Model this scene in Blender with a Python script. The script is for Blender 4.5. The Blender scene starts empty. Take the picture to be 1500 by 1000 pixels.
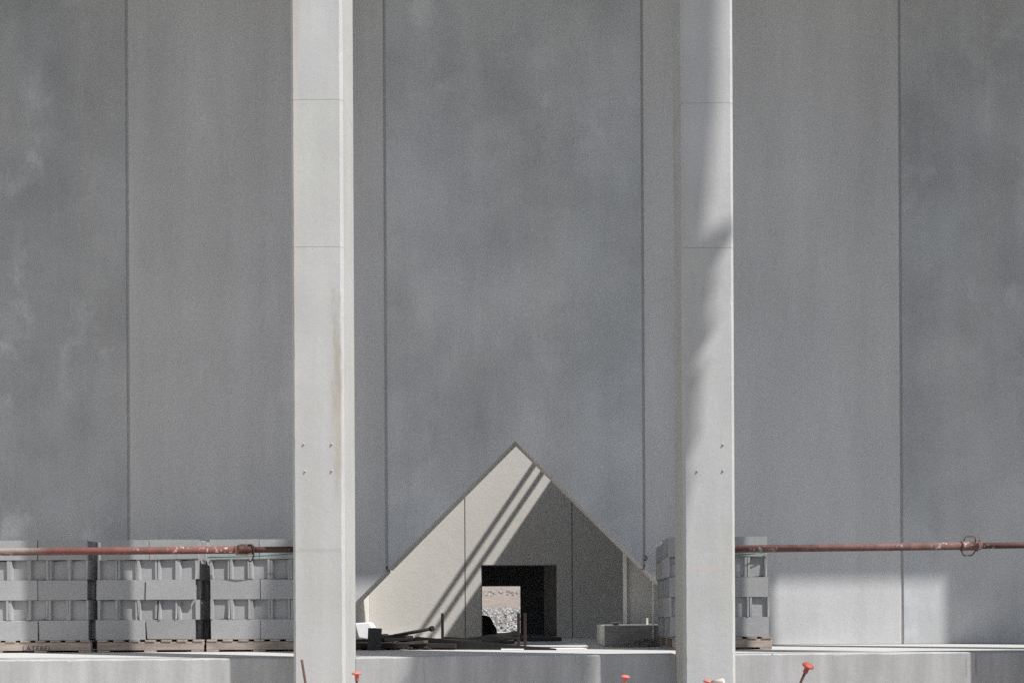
import bpy, bmesh, math, random
from mathutils import Vector, Matrix
import numpy as np

scene = bpy.context.scene
COL = scene.collection
random.seed(7)

# ------------------------------------------------------------------ camera
E = 1.52                      # eye height above the ground
F = 1463.0                    # focal length in pixels of the 1500 px photograph
ROLL = 0.0049
cam_d = bpy.data.cameras.new("camera")
cam = bpy.data.objects.new("camera", cam_d)
COL.objects.link(cam)
cam_d.sensor_fit = 'HORIZONTAL'
cam_d.sensor_width = 36.0
cam_d.lens = F / 1500 * 36
cam_d.shift_x = -35 / 1500
cam_d.shift_y = 405 / 1500
cam_d.clip_start = 0.1
cam_d.clip_end = 2000
cam.location = (0, 0, E)
cam.rotation_euler = (math.pi / 2, ROLL, 0)
scene.camera = cam

# ------------------------------------------------------------------ light
SUN = Vector((1.5, -1.0, 2.18)).normalized()
world = bpy.data.worlds.new("World")
scene.world = world
world.use_nodes = True
wn = world.node_tree
wn.nodes.clear()
sky = wn.nodes.new("ShaderNodeTexSky")
sky.sky_type = 'NISHITA'
sky.sun_disc = False
sky.sun_elevation = math.asin(SUN.z)
sky.sun_rotation = math.atan2(SUN.x, SUN.y)
sky.air_density = 1.0
sky.dust_density = 1.7
sky.ozone_density = 1.0
bg = wn.nodes.new("ShaderNodeBackground")
bg.inputs["Strength"].default_value = 0.092
wo = wn.nodes.new("ShaderNodeOutputWorld")
wn.links.new(sky.outputs[0], bg.inputs[0])
wn.links.new(bg.outputs[0], wo.inputs[0])

sun_d = bpy.data.lights.new("sun", 'SUN')
sun_d.energy = 4.5
sun_d.angle = math.radians(0.53)
sun_d.color = (1.0, 0.978, 0.948)
sun = bpy.data.objects.new("sun", sun_d)
COL.objects.link(sun)
sun.location = SUN * 40
sun.rotation_euler = SUN.to_track_quat('Z', 'Y').to_euler()

scene.view_settings.view_transform = 'Standard'
scene.view_settings.look = 'None'
scene.view_settings.exposure = 0.41
scene.view_settings.gamma = 1.0
scene.view_settings.use_curve_mapping = False
scene.render.engine = 'CYCLES'
scene.cycles.use_denoising = False
scene.cycles.sample_clamp_indirect = 2.5
scene.cycles.max_bounces = 8
scene.cycles.diffuse_bounces = 6

# ------------------------------------------------------------------ helpers
def px(x, y, D):
    """world X and Z of the point of the plane at depth D seen at photo pixel x, y"""
    u = (x - 785) - ROLL * (y - 905)
    v = (y - 905) + ROLL * (x - 785)
    return u * D / F, E - v * D / F

def link(o, parent=None):
    COL.objects.link(o)
    if parent is not None:
        o.parent = parent
    return o

def tag(o, label=None, cat=None, group=None, kind=None):
    if label: o["label"] = label
    if cat: o["category"] = cat
    if group: o["group"] = group
    if kind: o["kind"] = kind
    return o

def thing(name, loc, label, cat, group=None, rot=(0, 0, 0)):
    o = bpy.data.objects.new(name, None)
    o.empty_display_size = 0.2
    o.location = loc
    o.rotation_euler = rot
    link(o)
    return tag(o, label, cat, group, "thing")

class MB:
    """collects shapes of one mesh"""
    def __init__(self):
        self.bm = bmesh.new()
    def box(self, lo, hi, bevel=0.0, rot=None, pivot=None, seg=1):
        t = bmesh.new()
        bmesh.ops.create_cube(t, size=1)
        for v in t.verts:
            v.co = Vector([(lo[i] + hi[i]) / 2 + v.co[i] * (hi[i] - lo[i]) for i in range(3)])
        if bevel:
            bmesh.ops.bevel(t, geom=t.edges[:], offset=bevel, segments=seg, affect='EDGES')
        self.take(t, rot, pivot)
        return self
    def take(self, t, rot=None, pivot=None):
        if rot is not None:
            p = Vector(pivot or (0, 0, 0))
            M = Matrix.Translation(p) @ rot.to_4x4() @ Matrix.Translation(-p)
            bmesh.ops.transform(t, matrix=M, verts=t.verts)
        m = bpy.data.meshes.new("tmp")
        t.to_mesh(m); t.free()
        self.bm.from_mesh(m)
        bpy.data.meshes.remove(m)
    def prism_y(self, poly, y0, y1):
        """polygon of (x,z), counter-clockwise seen from the front, extruded from y0 to y1"""
        a = [self.bm.verts.new((x, y0, z)) for x, z in poly]
        b = [self.bm.verts.new((x, y1, z)) for x, z in poly]
        self._cap(a, b)
        return self
    def prism_z(self, poly, z0, z1):
        f0 = z0 if callable(z0) else (lambda x, y: z0)
        f1 = z1 if callable(z1) else (lambda x, y: z1)
        a = [self.bm.verts.new((x, y, f0(x, y))) for x, y in poly]
        b = [self.bm.verts.new((x, y, f1(x, y))) for x, y in poly]
        self._cap(a, b)
        return self
    def _cap(self, a, b):
        n = len(a)
        fs = [self.bm.faces.new(a), self.bm.faces.new(b[::-1])]
        for i in range(n):
            fs.append(self.bm.faces.new((a[i], b[i], b[(i + 1) % n], a[(i + 1) % n])))
        return fs
    def tube(self, pts, r, n=12, caps=True):
        pts = [Vector(p) for p in pts]
        rr = r if isinstance(r, (list, tuple)) else [r] * len(pts)
        rings = []
        ref = None
        for i, p in enumerate(pts):
            d = (pts[min(i + 1, len(pts) - 1)] - pts[max(i - 1, 0)]).normalized()
            if ref is None:
                ref = Vector((0, 0, 1)) if abs(d.z) < 0.9 else Vector((1, 0, 0))
            a = (ref - d * ref.dot(d)).normalized()
            b = d.cross(a)
            ref = a
            rings.append([self.bm.verts.new(p + (a * math.cos(k * 2 * math.pi / n) + b * math.sin(k * 2 * math.pi / n)) * rr[i]) for k in range(n)])
        for i in range(len(rings) - 1):
            for k in range(n):
                f = self.bm.faces.new((rings[i][k], rings[i + 1][k], rings[i + 1][(k + 1) % n], rings[i][(k + 1) % n]))
                f.smooth = True
        if caps:
            self.bm.faces.new(rings[0]); self.bm.faces.new(rings[-1][::-1])
        return self
    def mesh(self, name, mat):
        bmesh.ops.recalc_face_normals(self.bm, faces=self.bm.faces)
        me = bpy.data.meshes.new(name)
        self.bm.to_mesh(me); self.bm.free()
        me.materials.append(mat)
        return me
    def build(self, name, mat, parent=None, loc=None):
        o = bpy.data.objects.new(name, self.mesh(name, mat))
        if loc is not None: o.location = loc
        return link(o, parent)

# ------------------------------------------------------------------ materials
class NT:
    def __init__(self, name, rough=0.9, spec=0.25):
        self.m = bpy.data.materials.new(name)
        self.m.use_nodes = True
        self.t = self.m.node_tree
        self.b = self.t.nodes["Principled BSDF"]
        self.b.inputs["Roughness"].default_value = rough
        self.b.inputs["Specular IOR Level"].default_value = spec
    def n(self, typ, **kw):
        o = self.t.nodes.new(typ)
        for k, v in kw.items(): setattr(o, k, v)
        return o
    def l(self, a, b): self.t.links.new(a, b)
    def math(self, op, a, b=None, c=None, clamp=False):
        o = self.n("ShaderNodeMath", operation=op, use_clamp=clamp)
        for i, v in enumerate((a, b, c)):
            if v is None: continue
            if isinstance(v, (int, float)): o.inputs[i].default_value = v
            else: self.l(v, o.inputs[i])
        return o.outputs[0]
    def coords(self, per_object=False):
        tc = self.n("ShaderNodeTexCoord")
        if not per_object: return tc.outputs["Object"]
        oi = self.n("ShaderNodeObjectInfo")
        vm = self.n("ShaderNodeVectorMath", operation='MULTIPLY_ADD')
        cx = self.n("ShaderNodeCombineXYZ")
        for i, s in enumerate((37.0, 91.0, 53.0)):
            self.l(self.math('MULTIPLY', oi.outputs["Random"], s), cx.inputs[i])
        vm.inputs[1].default_value = (1, 1, 1)
        self.l(tc.outputs["Object"], vm.inputs[0]); self.l(cx.outputs[0], vm.inputs[2])
        self.rand = oi.outputs["Random"]
        return vm.outputs[0]
    def noise(self, vec, scale, detail=4, rough=0.55, stretch=None, dist=0.0, off=None):
        if stretch or off:
            mp = self.n("ShaderNodeMapping")
            if stretch: mp.inputs["Scale"].default_value = stretch
            if off: mp.inputs["Location"].default_value = off
            self.l(vec, mp.inputs[0]); vec = mp.outputs[0]
        o = self.n("ShaderNodeTexNoise")
        o.inputs["Scale"].default_value = scale
        o.inputs["Detail"].default_value = detail
        o.inputs["Roughness"].default_value = rough
        o.inputs["Distortion"].default_value = dist
        self.l(vec, o.inputs["Vector"])
        return o.outputs["Fac"]
    def ramp(self, v, lo, hi, a=0.0, b=1.0, smooth=True):
        o = self.n("ShaderNodeMapRange", interpolation_type='SMOOTHSTEP' if smooth else 'LINEAR')
        for i, k in enumerate((lo, hi, a, b)): o.inputs[i + 1].default_value = k
        self.l(v, o.inputs[0])
        return o.outputs[0]
    def mix(self, fac, a, b):
        o = self.n("ShaderNodeMix", data_type='RGBA')
        for s, v in ((o.inputs[0], fac), (o.inputs[6], a), (o.inputs[7], b)):
            if isinstance(v, (int, float)): s.default_value = v
            elif isinstance(v, (tuple, list)): s.default_value = (*v[:3], 1)
            else: self.l(v, s)
        return o.outputs[2]
    def scale(self, col, fac):
        o = self.n("ShaderNodeVectorMath", operation='SCALE')
        self.l(col, o.inputs[0]) if not isinstance(col, (tuple, list)) else setattr(o.inputs[0], "default_value", col[:3])
        self.l(fac, o.inputs["Scale"])
        return o.outputs[0]
    def bump(self, h, dist, strength=1.0):
        o = self.n("ShaderNodeBump")
        o.inputs["Distance"].default_value = dist
        o.inputs["Strength"].default_value = strength
        self.l(h, o.inputs["Height"])
        self.l(o.outputs[0], self.b.inputs["Normal"])
    def done(self, col):
        self.l(col, self.b.inputs["Base Color"])
        return self.m

def concrete(name, base, warm=None, mott=0.12, mscale=1.2, streak=0.08, patch=0.0, patch_col=None,
             grain=0.10, bump=0.0015, per_object=False, stains=(), pores=0.0, vary=0.0, seed=0.0, gscale=90):
    t = NT(name, 0.92, 0.2)
    v = t.coords(per_object)
    off = (seed * 3.1, seed * 1.7, seed * 2.3)
    a = t.noise(v, mscale, 5, 0.55, off=off)
    b = t.noise(v, mscale * 2.1, 6, 0.6, stretch=(1.6, 1.6, 0.16), off=off)
    c = t.noise(v, gscale, 3, 0.7)
    c2 = t.noise(v, gscale * 0.28, 2, 0.6)
    f = t.math('MULTIPLY_ADD', t.math('SUBTRACT', a, 0.5), mott * 3, 1.0)
    f = t.math('MULTIPLY_ADD', t.math('SUBTRACT', b, 0.5), streak * 3, f)
    f = t.math('MULTIPLY_ADD', t.math('SUBTRACT', c, 0.5), grain * 2.6, f)
    f = t.math('MULTIPLY_ADD', t.math('SUBTRACT', c2, 0.5), grain * 1.0, f)
    if vary and per_object:
        f = t.math('MULTIPLY_ADD', t.math('SUBTRACT', t.rand, 0.5), vary, f)
    if pores:
        vo = t.n("ShaderNodeTexVoronoi")
        vo.inputs["Scale"].default_value = 26
        t.l(v, vo.inputs["Vector"])
        keep = t.ramp(t.noise(v, 9, 2), 0.52, 0.62)
        d = t.ramp(vo.outputs["Distance"], 0.05, 0.10, 1, 0)
        f = t.math('MULTIPLY', f, t.math('SUBTRACT', 1.0, t.math('MULTIPLY', t.math('MULTIPLY', d, keep), pores)))
    col = tuple(base)
    if warm:
        w = t.noise(v, mscale * 0.8, 4, 0.6, stretch=(1.3, 1.3, 0.45), off=(off[0] + 9, off[1], off[2]))
        col = t.mix(t.ramp(w, 0.42, 0.66), base, warm)
    if patch:
        p = t.noise(v, mscale * 1.7, 6, 0.62, stretch=(1.0, 1.0, 0.7), off=(off[0] + 21, off[1], off[2] + 4), dist=0.3)
        p2 = t.noise(v, 0.5, 2, 0.5, off=(off[0] + 2, 0, off[2]))
        m = t.math('MULTIPLY', t.ramp(p, 0.52, 0.74), t.ramp(p2, 0.38, 0.58))
        col = t.mix(t.math('MULTIPLY', m, patch), col, patch_col)
    sep = None
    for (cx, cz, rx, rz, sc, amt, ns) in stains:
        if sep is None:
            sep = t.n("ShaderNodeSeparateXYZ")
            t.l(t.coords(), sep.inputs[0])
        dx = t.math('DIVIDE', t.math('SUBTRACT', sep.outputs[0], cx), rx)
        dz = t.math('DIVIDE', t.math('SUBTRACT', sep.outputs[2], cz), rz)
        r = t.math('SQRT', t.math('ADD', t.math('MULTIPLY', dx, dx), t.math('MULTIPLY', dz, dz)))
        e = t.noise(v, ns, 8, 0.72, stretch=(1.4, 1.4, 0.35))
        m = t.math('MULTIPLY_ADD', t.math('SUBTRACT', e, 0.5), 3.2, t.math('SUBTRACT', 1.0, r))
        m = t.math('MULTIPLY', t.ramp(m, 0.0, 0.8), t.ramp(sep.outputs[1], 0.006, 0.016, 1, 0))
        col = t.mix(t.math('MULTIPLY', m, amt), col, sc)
    if bump:
        h = t.math('ADD', t.math('MULTIPLY', c, 0.6), t.math('MULTIPLY', c2, 1.0))
        h = t.math('ADD', h, t.math('MULTIPLY', t.noise(v, 6, 4), 2.5))
        t.bump(h, bump)
    return t.done(t.scale(col, f))

def rusty(name, base, rust, spot=None, rough=0.75, scale=14, per_object=False, smear=None):
    t = NT(name, rough, 0.3)
    v = t.coords(per_object)
    a = t.noise(v, scale, 5, 0.65)
    col = t.mix(t.ramp(a, 0.40, 0.66), base, rust)
    if spot:
        s = t.noise(v, scale * 2.2, 3, 0.6)
        s2 = t.noise(v, 2.3, 2, 0.5)
        col = t.mix(t.math('MULTIPLY', t.ramp(s, 0.56, 0.64), t.ramp(s2, 0.48, 0.58)), col, spot)
    if smear:
        sep = t.n("ShaderNodeSeparateXYZ"); t.l(t.coords(), sep.inputs[0])
        s = t.math('ADD', sep.outputs[0], t.math('MULTIPLY', t.noise(v, 9, 5, 0.7), 0.28))
        col = t.mix(t.math('MULTIPLY', t.ramp(s, smear[0], smear[1], 1, 0), t.ramp(sep.outputs[2], -0.03, 0.0)), col, smear[2])
    f = t.math('MULTIPLY_ADD', t.math('SUBTRACT', t.noise(v, 70, 3), 0.5), 0.5, 1.0)
    t.bump(a, 0.002)
    return t.done(t.scale(col, f))

def wood(name, base, dark, per_object=True, axis=0, rough=0.85):
    t = NT(name, rough, 0.2)
    v = t.coords(per_object)
    st = [22, 22, 22]; st[axis] = 1.6
    a = t.noise(v, 2.2, 5, 0.65, stretch=tuple(st))
    b = t.noise(v, 5, 3, 0.6)
    col = t.mix(t.ramp(a, 0.35, 0.7), base, dark)
    f = t.math('MULTIPLY_ADD', t.math('SUBTRACT', b, 0.5), 0.7, 1.0)
    if per_object:
        f = t.math('MULTIPLY_ADD', t.math('SUBTRACT', t.rand, 0.5), 0.35, f)
    t.bump(a, 0.0012)
    return t.done(t.scale(col, f))

def plain(name, col, rough=0.6, var=0.25, scale=20, spec=0.4):
    t = NT(name, rough, spec)
    v = t.coords(True)
    f = t.math('MULTIPLY_ADD', t.math('SUBTRACT', t.noise(v, scale, 4, 0.6), 0.5), var * 2, 1.0)
    return t.done(t.scale(col, f))

def dirt(name, a, b, scale=0.5):
    t = NT(name, 0.97, 0.1)
    v = t.coords()
    n1 = t.noise(v, scale, 6, 0.65)
    n2 = t.noise(v, scale * 14, 5, 0.7)
    col = t.mix(t.ramp(n1, 0.38, 0.62), a, b)
    t.bump(n2, 0.04)
    return t.done(t.scale(col, t.math('MULTIPLY_ADD', t.math('SUBTRACT', n2, 0.5), 0.8, 1.0)))

# wall panels: two castings, the darker hand-patched, the lighter smooth
PANEL_DARK = [concrete("patched_panel_concrete_%d" % i, (0.385 * q, 0.397 * q, 0.405 * q), warm=(0.42 * q, 0.423 * q, 0.422 * q), mott=0.22, mscale=1.0, streak=0.10,
                       patch=0.8, patch_col=(0.545, 0.555, 0.56), grain=0.10, bump=0.0012, seed=s, gscale=60) for i, (s, q) in enumerate(((3.0, 0.86), (11.0, 1.10), (23.0, 1.0)))]
PANEL_PALE = [concrete("smooth_panel_concrete_%d" % i, (0.468 * q, 0.468 * q, 0.467 * q), mott=0.07, mscale=0.8, streak=0.13,
                       patch=0.4, patch_col=(0.55, 0.55, 0.548), grain=0.10, bump=0.0012, seed=s, gscale=60) for i, (s, q) in enumerate(((5.0, 0.95), (17.0, 1.04)))]
M_SEAL = plain("joint_filler_grey", (0.31, 0.305, 0.30), 0.9)
COLSTAIN = (0.335, 0.300, 0.255)
M_COL = [concrete("column_concrete_left", (0.415, 0.415, 0.413), warm=(0.415, 0.418, 0.396), mott=0.08, mscale=2.0, streak=0.09, grain=0.09, bump=0.0007, pores=0.35, seed=2,
                  stains=((0.155, 3.25, 0.055, 0.85, COLSTAIN, 0.75, 9.0), (0.15, 3.0, 0.06, 0.5, (0.40, 0.375, 0.34), 0.7, 6.0), (-0.17, 4.6, 0.05, 2.2, (0.45, 0.43, 0.395), 0.7, 3.0), (-0.16, 6.25, 0.045, 0.6, (0.40, 0.37, 0.325), 0.8, 5.0),
                          (0.0, 2.055, 0.24, 0.022, (0.36, 0.355, 0.35), 0.6, 3.0))),
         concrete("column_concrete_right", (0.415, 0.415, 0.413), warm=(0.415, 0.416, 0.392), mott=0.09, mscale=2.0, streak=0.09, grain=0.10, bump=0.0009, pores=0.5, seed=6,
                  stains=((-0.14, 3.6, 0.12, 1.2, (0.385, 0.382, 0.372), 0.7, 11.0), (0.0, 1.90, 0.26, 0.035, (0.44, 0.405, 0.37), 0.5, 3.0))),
         concrete("column_concrete", (0.46, 0.458, 0.448), mott=0.05, streak=0.04, grain=0.09, seed=9)]
def low_mat(name, stains):
    return concrete(name, (0.40, 0.398, 0.395), warm=(0.365, 0.362, 0.355), mott=0.06, mscale=2.2, streak=0.24, grain=0.13, bump=0.0007, pores=0.5, seed=4, stains=stains)
M_LOW = low_mat("low_wall_concrete", ())
M_LOWM = low_mat("low_wall_concrete_chipped", ((0.60, 1.137, 0.018, 0.005, (0.12, 0.12, 0.12), 0.8, 60.0), (0.52, 1.137, 0.014, 0.004, (0.14, 0.14, 0.14), 0.8, 60.0), (0.49, 1.19, 0.006, 0.06, (0.2, 0.2, 0.2), 0.6, 20.0), (-0.75, 1.05, 0.02, 0.15, (0.3, 0.29, 0.275), 0.6, 9.0)))
M_LOWR = low_mat("low_wall_concrete_stained", ((0.74, 1.13, 0.016, 0.14, (0.20, 0.19, 0.17), 0.8, 9.0), (0.66, 1.10, 0.012, 0.16, (0.27, 0.26, 0.24), 0.7, 9.0), (-0.93, 1.215, 0.012, 0.01, (0.1, 0.1, 0.1), 0.7, 20.0)))
M_SLAB = concrete("slab_concrete", (0.47, 0.465, 0.45), mott=0.08, streak=0.0, grain=0.1, seed=8)
M_LIP = concrete("lip_concrete", (0.52, 0.51, 0.49), mott=0.06, streak=0.0, grain=0.1, bump=0.004, seed=1)
M_BEIGE = concrete("courtyard_concrete", (0.55, 0.535, 0.50), warm=(0.535, 0.515, 0.475), mott=0.045, mscale=1.0, streak=0.035, grain=0.09, seed=12)
M_DARKROOM = concrete("dark_room_plaster", (0.30, 0.29, 0.28), mott=0.06, seed=13)
M_BLOCK = concrete("block_concrete", (0.295, 0.297, 0.30), mott=0.03, mscale=3, streak=0.0, grain=0.2, bump=0.0012, per_object=True, vary=0.15, gscale=110)
M_ROOF = concrete("roof_concrete", (0.36, 0.35, 0.34), mott=0.06, seed=15)
M_REFLECTOR = concrete("reflector_concrete", (0.68, 0.67, 0.65), seed=31)  # tone of the added unseen wall, pale to bounce sun onto left-facing sides
M_BOUNCE_TONE = concrete("bounce_lightened_concrete", (0.60, 0.585, 0.55), mott=0.05, streak=0.0, grain=0.1, seed=30)  # paler tone puts bounce light into soffits, plinth end and courtyard walls
M_PALLET = wood("weathered_pallet_wood", (0.36, 0.31, 0.27), (0.27, 0.225, 0.195))
M_PALLETY = wood("weathered_deck_wood", (0.35, 0.30, 0.255), (0.25, 0.205, 0.175), axis=1)
M_SHADEBOARD = wood("shade_board_wood", (0.26, 0.245, 0.22), (0.19, 0.178, 0.16))  # dark tone that paints the shade on the plinth front
M_POST = plain("whitewashed_timber", (0.72, 0.69, 0.64), 0.8, 0.1)
M_PLANK = wood("grey_timber", (0.125, 0.11, 0.095), (0.075, 0.064, 0.055))
M_BROWN = wood("brown_stained_timber", (0.04, 0.032, 0.027), (0.022, 0.018, 0.016))
M_PINE = wood("pale_timber", (0.46, 0.44, 0.40), (0.38, 0.36, 0.325), axis=2)
M_PROP = rusty("worn_red_prop_paint", (0.185, 0.070, 0.062), (0.125, 0.062, 0.052), spot=(0.42, 0.37, 0.34), smear=(-0.98, -0.45, (0.50, 0.44, 0.40)))
M_PROP2 = rusty("worn_brown_prop_paint", (0.165, 0.088, 0.078), (0.105, 0.058, 0.05), spot=(0.42, 0.36, 0.33))
M_INNER = rusty("dark_rusty_tube", (0.095, 0.045, 0.038), (0.06, 0.03, 0.026), spot=(0.28, 0.22, 0.19))
M_RUST = rusty("rusty_steel", (0.034, 0.02, 0.017), (0.024, 0.016, 0.014), per_object=True)
M_REBAR = rusty("rebar_rust", (0.11, 0.055, 0.042), (0.07, 0.04, 0.033), per_object=True)
M_BLACK = rusty("blackened_steel", (0.012, 0.012, 0.013), (0.018, 0.017, 0.017), per_object=True, rough=0.6)
M_DGREY = rusty("dark_grey_steel", (0.042, 0.042, 0.043), (0.032, 0.031, 0.03), per_object=True)
M_CAP = plain("coral_plastic", (0.56, 0.165, 0.135), 0.65, 0.25)
M_CAPD = plain("dark_red_plastic", (0.36, 0.065, 0.055), 0.6, 0.25)
M_WHITE = plain("white_sheet", (0.82, 0.82, 0.81), 0.6, 0.04)
M_TARP = plain("black_plastic", (0.012, 0.012, 0.013), 0.45, 0.3)
M_GREEN = plain("green_strap", (0.03, 0.17, 0.11), 0.5, 0.1)
M_INK = plain("stencil_ink", (0.05, 0.04, 0.035), 0.9, 0.3)
M_GROUND = dirt("pale_site_dirt", (0.30, 0.275, 0.24), (0.35, 0.325, 0.285))
M_DIRT = dirt("brown_dirt", (0.27, 0.225, 0.19), (0.31, 0.265, 0.228), 1.5)
M_RUBBLE = plain("grey_brown_rubble", (0.19, 0.165, 0.14), 0.95, 0.4, 30)

def gravel_mat():
    t = NT("pale_gravel", 0.95, 0.1)
    g = t.n("ShaderNodeNewGeometry")
    r = g.outputs["Random Per Island"]
    col = t.mix(r, (0.14, 0.135, 0.128), (0.40, 0.385, 0.365))
    return t.done(col)
M_GRAVEL = gravel_mat()

# ------------------------------------------------------------------ setting
ZS = E - 0.318               # top of the slab
D_F, D_CB, D_W, D_ST, D_WALL = 7.77, 8.25, 8.20, 9.91, 11.5
TW = 0.38                    # thickness of the tall wall
D_I = 16.1                   # courtyard back wall

def grid_sheet(name, x0, x1, y0, y1, nx, ny, zf, mat):
    bm = bmesh.new()
    vs = [[bm.verts.new((x0 + (x1 - x0) * i / nx, y0 + (y1 - y0) * j / ny, 0)) for i in range(nx + 1)] for j in range(ny + 1)]
    for r in vs:
        for v in r: v.co.z = zf(v.co.x, v.co.y)
    for j in range(ny):
        for i in range(nx):
            f = bm.faces.new((vs[j][i], vs[j][i + 1], vs[j + 1][i + 1], vs[j + 1][i])); f.smooth = True
    me = bpy.data.meshes.new(name); bm.to_mesh(me); bm.free(); me.materials.append(mat)
    return link(bpy.data.objects.new(name, me))

ground = grid_sheet("ground", -400, 400, -400, 400, 8, 8, lambda x, y: 0.0, M_GROUND)
tag(ground, kind='structure')

m = MB()
m.box((-14, D_W + 0.42, 0.004), (14, 24.0, ZS))
slab = m.build("floor_slab", M_SLAB); tag(slab, kind='structure')

def gz(x, y):
    base = E - 0.33 + max(0, (y - 24.0)) * 0.065
    return base
rng = np.random.default_rng(5)
def dz_(x, y):
    s = max(0.0, y - 33.5)
    w = 0.25 * math.sin(x * 0.21 + y * 0.13) + 0.12 * math.sin(x * 0.7 - y * 0.31) + 0.05 * math.sin(x * 1.9 + y * 1.3)
    return gz(x, min(y, 33.5)) - 0.03 + min(s * 0.085, 14) + w * min(1, s / 6)
dirt_o = grid_sheet("dirt_slope", -40, 40, 23.9, 220, 80, 160, dz_, M_DIRT)
tag(dirt_o, kind='structure')

def stones(name, pts, sizes, mat):
    base = np.array([(1, 0, 0), (-1, 0, 0), (0, 1, 0), (0, -1, 0), (0, 0, 1), (0, 0, -1)], float)
    tri = np.array([(0, 2, 4), (2, 1, 4), (1, 3, 4), (3, 0, 4), (2, 0, 5), (1, 2, 5), (3, 1, 5), (0, 3, 5)])
    V, T = [], []
    for i, (p, s) in enumerate(zip(pts, sizes)):
        q = rng.normal(size=(3, 3)); q, _ = np.linalg.qr(q)
        b = (base * rng.uniform(0.6, 1.15, (6, 1)) * s) @ q
        b[:, 2] *= 0.8
        V.append(b + p); T.append(tri + 6 * i)
    V = np.concatenate(V); T = np.concatenate(T)
    me = bpy.data.meshes.new(name)
    me.from_pydata(V.tolist(), [], T.tolist()); me.materials.append(mat)
    return link(bpy.data.objects.new(name, me))
P, S = [], []
for k in range(9000):
    x, y = rng.uniform(-5.5, 3.0), rng.uniform(24.1, 33.9)
    P.append((x, y, gz(x, y) + rng.uniform(-0.02, 0.03))); S.append(rng.uniform(0.04, 0.095))
for k in range(250):
    x = rng.uniform(-4, 2); y = 46 + rng.normal() * 0.5
    P.append((x, y, dz_(x, y) + 0.02)); S.append(rng.uniform(0.04, 0.1))
g = stones("gravel", P, S, M_GRAVEL); tag(g, kind='stuff')

# canopy carried by the columns, above the frame
ROOF_D, ROOF_Z = 7.6, E + 0.41 + (D_WALL - 7.6) * SUN.z / -SUN.y
m = MB(); m.box((-17, ROOF_D, ROOF_Z), (17, 11.45, ROOF_Z + 0.3))
roof = m.build("roof", M_ROOF); tag(roof, kind='structure')

# tall wall of precast panels with the gable opening
wall = thing("tall_concrete_wall", (0, D_WALL, ZS), "tall grey precast concrete wall with pointed gable opening at its foot", "wall")
XJ = [-1.714 + 2.966 * k for k in range(-3, 6)]
AX, AZ = -0.228, 2.044 + 0.318
zt = 8.4 + 0.318
G = 0.0135
seal_spans = []
for i in range(len(XJ) - 1):
    x0, x1 = XJ[i] + G, XJ[i + 1] - G
    if x0 < AX - AZ < x1:
        zc = AZ - (AX - x1)
        poly = [(x0, 0.004), (AX - AZ + 0.004, 0.004), (x1, zc), (x1, zt), (x0, zt)]
    elif x0 < AX < x1:
        poly = [(x0, AZ - (AX - x0)), (AX, AZ), (x1, AZ - (x1 - AX)), (x1, zt), (x0, zt)]
    elif x0 < AX + AZ < x1:
        poly = [(AX + AZ - 0.004, 0.004), (x1, 0.004), (x1, zt), (x0, zt), (x0, AZ - (x0 - AX))]
    else:
        poly = [(x0, 0.004), (x1, 0.004), (x1, zt), (x0, zt)]
    mb = MB(); mb.prism_y(poly, 0, TW)
    bmesh.ops.bevel(mb.bm, geom=[e for e in mb.bm.edges if all(abs(v.co.y) < 1e-5 for v in e.verts) and abs(e.verts[0].co.x - e.verts[1].co.x) < 1e-4],
                    offset=0.008, segments=1, affect='EDGES')
    k = i - 3
    mat = {-1: PANEL_PALE[0], 0: PANEL_DARK[1], 1: PANEL_PALE[1], 2: PANEL_DARK[2], -2: PANEL_DARK[0]}.get(i - 3, PANEL_PALE[0])
    p = mb.build("wall_panel", mat, wall)
    p.data.materials.append(M_BOUNCE_TONE)
    for f in p.data.polygons:
        if abs(f.normal.y) < 0.1 and f.normal.z < -0.3 and abs(f.normal.x) > 0.3: f.material_index = 1  # gable soffit faces get the paler tone, bounce light as colour
    if i - 3 == 0: p["label"] = "mottled centre panel cut to a point over the gable opening"
for x in XJ:
    zb = 0.006
    if abs(x - AX) < AZ: zb = AZ - abs(x - AX) + 0.05
    mb = MB(); mb.box((x - G - 0.003, 0.011, zb), (x + G + 0.003, TW - 0.05, zt - 0.01))
    mb.build("joint_filler", M_SEAL, wall)

# columns
def rough_prism(prof, lo, hi, amp=0.0016):
    """square column piece whose cast corners are slightly uneven"""
    f0 = lo if callable(lo) else (lambda x, y: lo)
    f1 = hi if callable(hi) else (lambda x, y: hi)
    n = max(2, int((f1(0, 0) - f0(0, 0)) / 0.035))
    rr = random.Random(int(f1(0, 0) * 1000) + len(bpy.data.meshes))
    mb = MB(); rings = []
    drift = [0.0] * len(prof)
    for k in range(n + 1):
        t = k / n; row = []
        for i, (x, y) in enumerate(prof):
            drift[i] = drift[i] * 0.6 + rr.gauss(0, amp * 0.6)
            if rr.random() < 0.012: drift[i] += amp * 3.5
            dx = -math.copysign(abs(drift[i]), x) if 0 < k < n else 0
            along = 0 if i in (2, 3, 6, 7) else dx
            z = f0(x, y) * (1 - t) + f1(x, y) * t
            row.append(mb.bm.verts.new((x + along, y + (abs(drift[i]) if i in (2, 7) and 0 < k < n else 0), z)))
        rings.append(row)
    m_ = len(prof)
    mb.bm.faces.new(rings[0][::-1]); mb.bm.faces.new(rings[-1])
    for k in range(n):
        for i in range(m_):
            mb.bm.faces.new((rings[k][i], rings[k][(i + 1) % m_], rings[k + 1][(i + 1) % m_], rings[k + 1][i]))
    return mb
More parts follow.
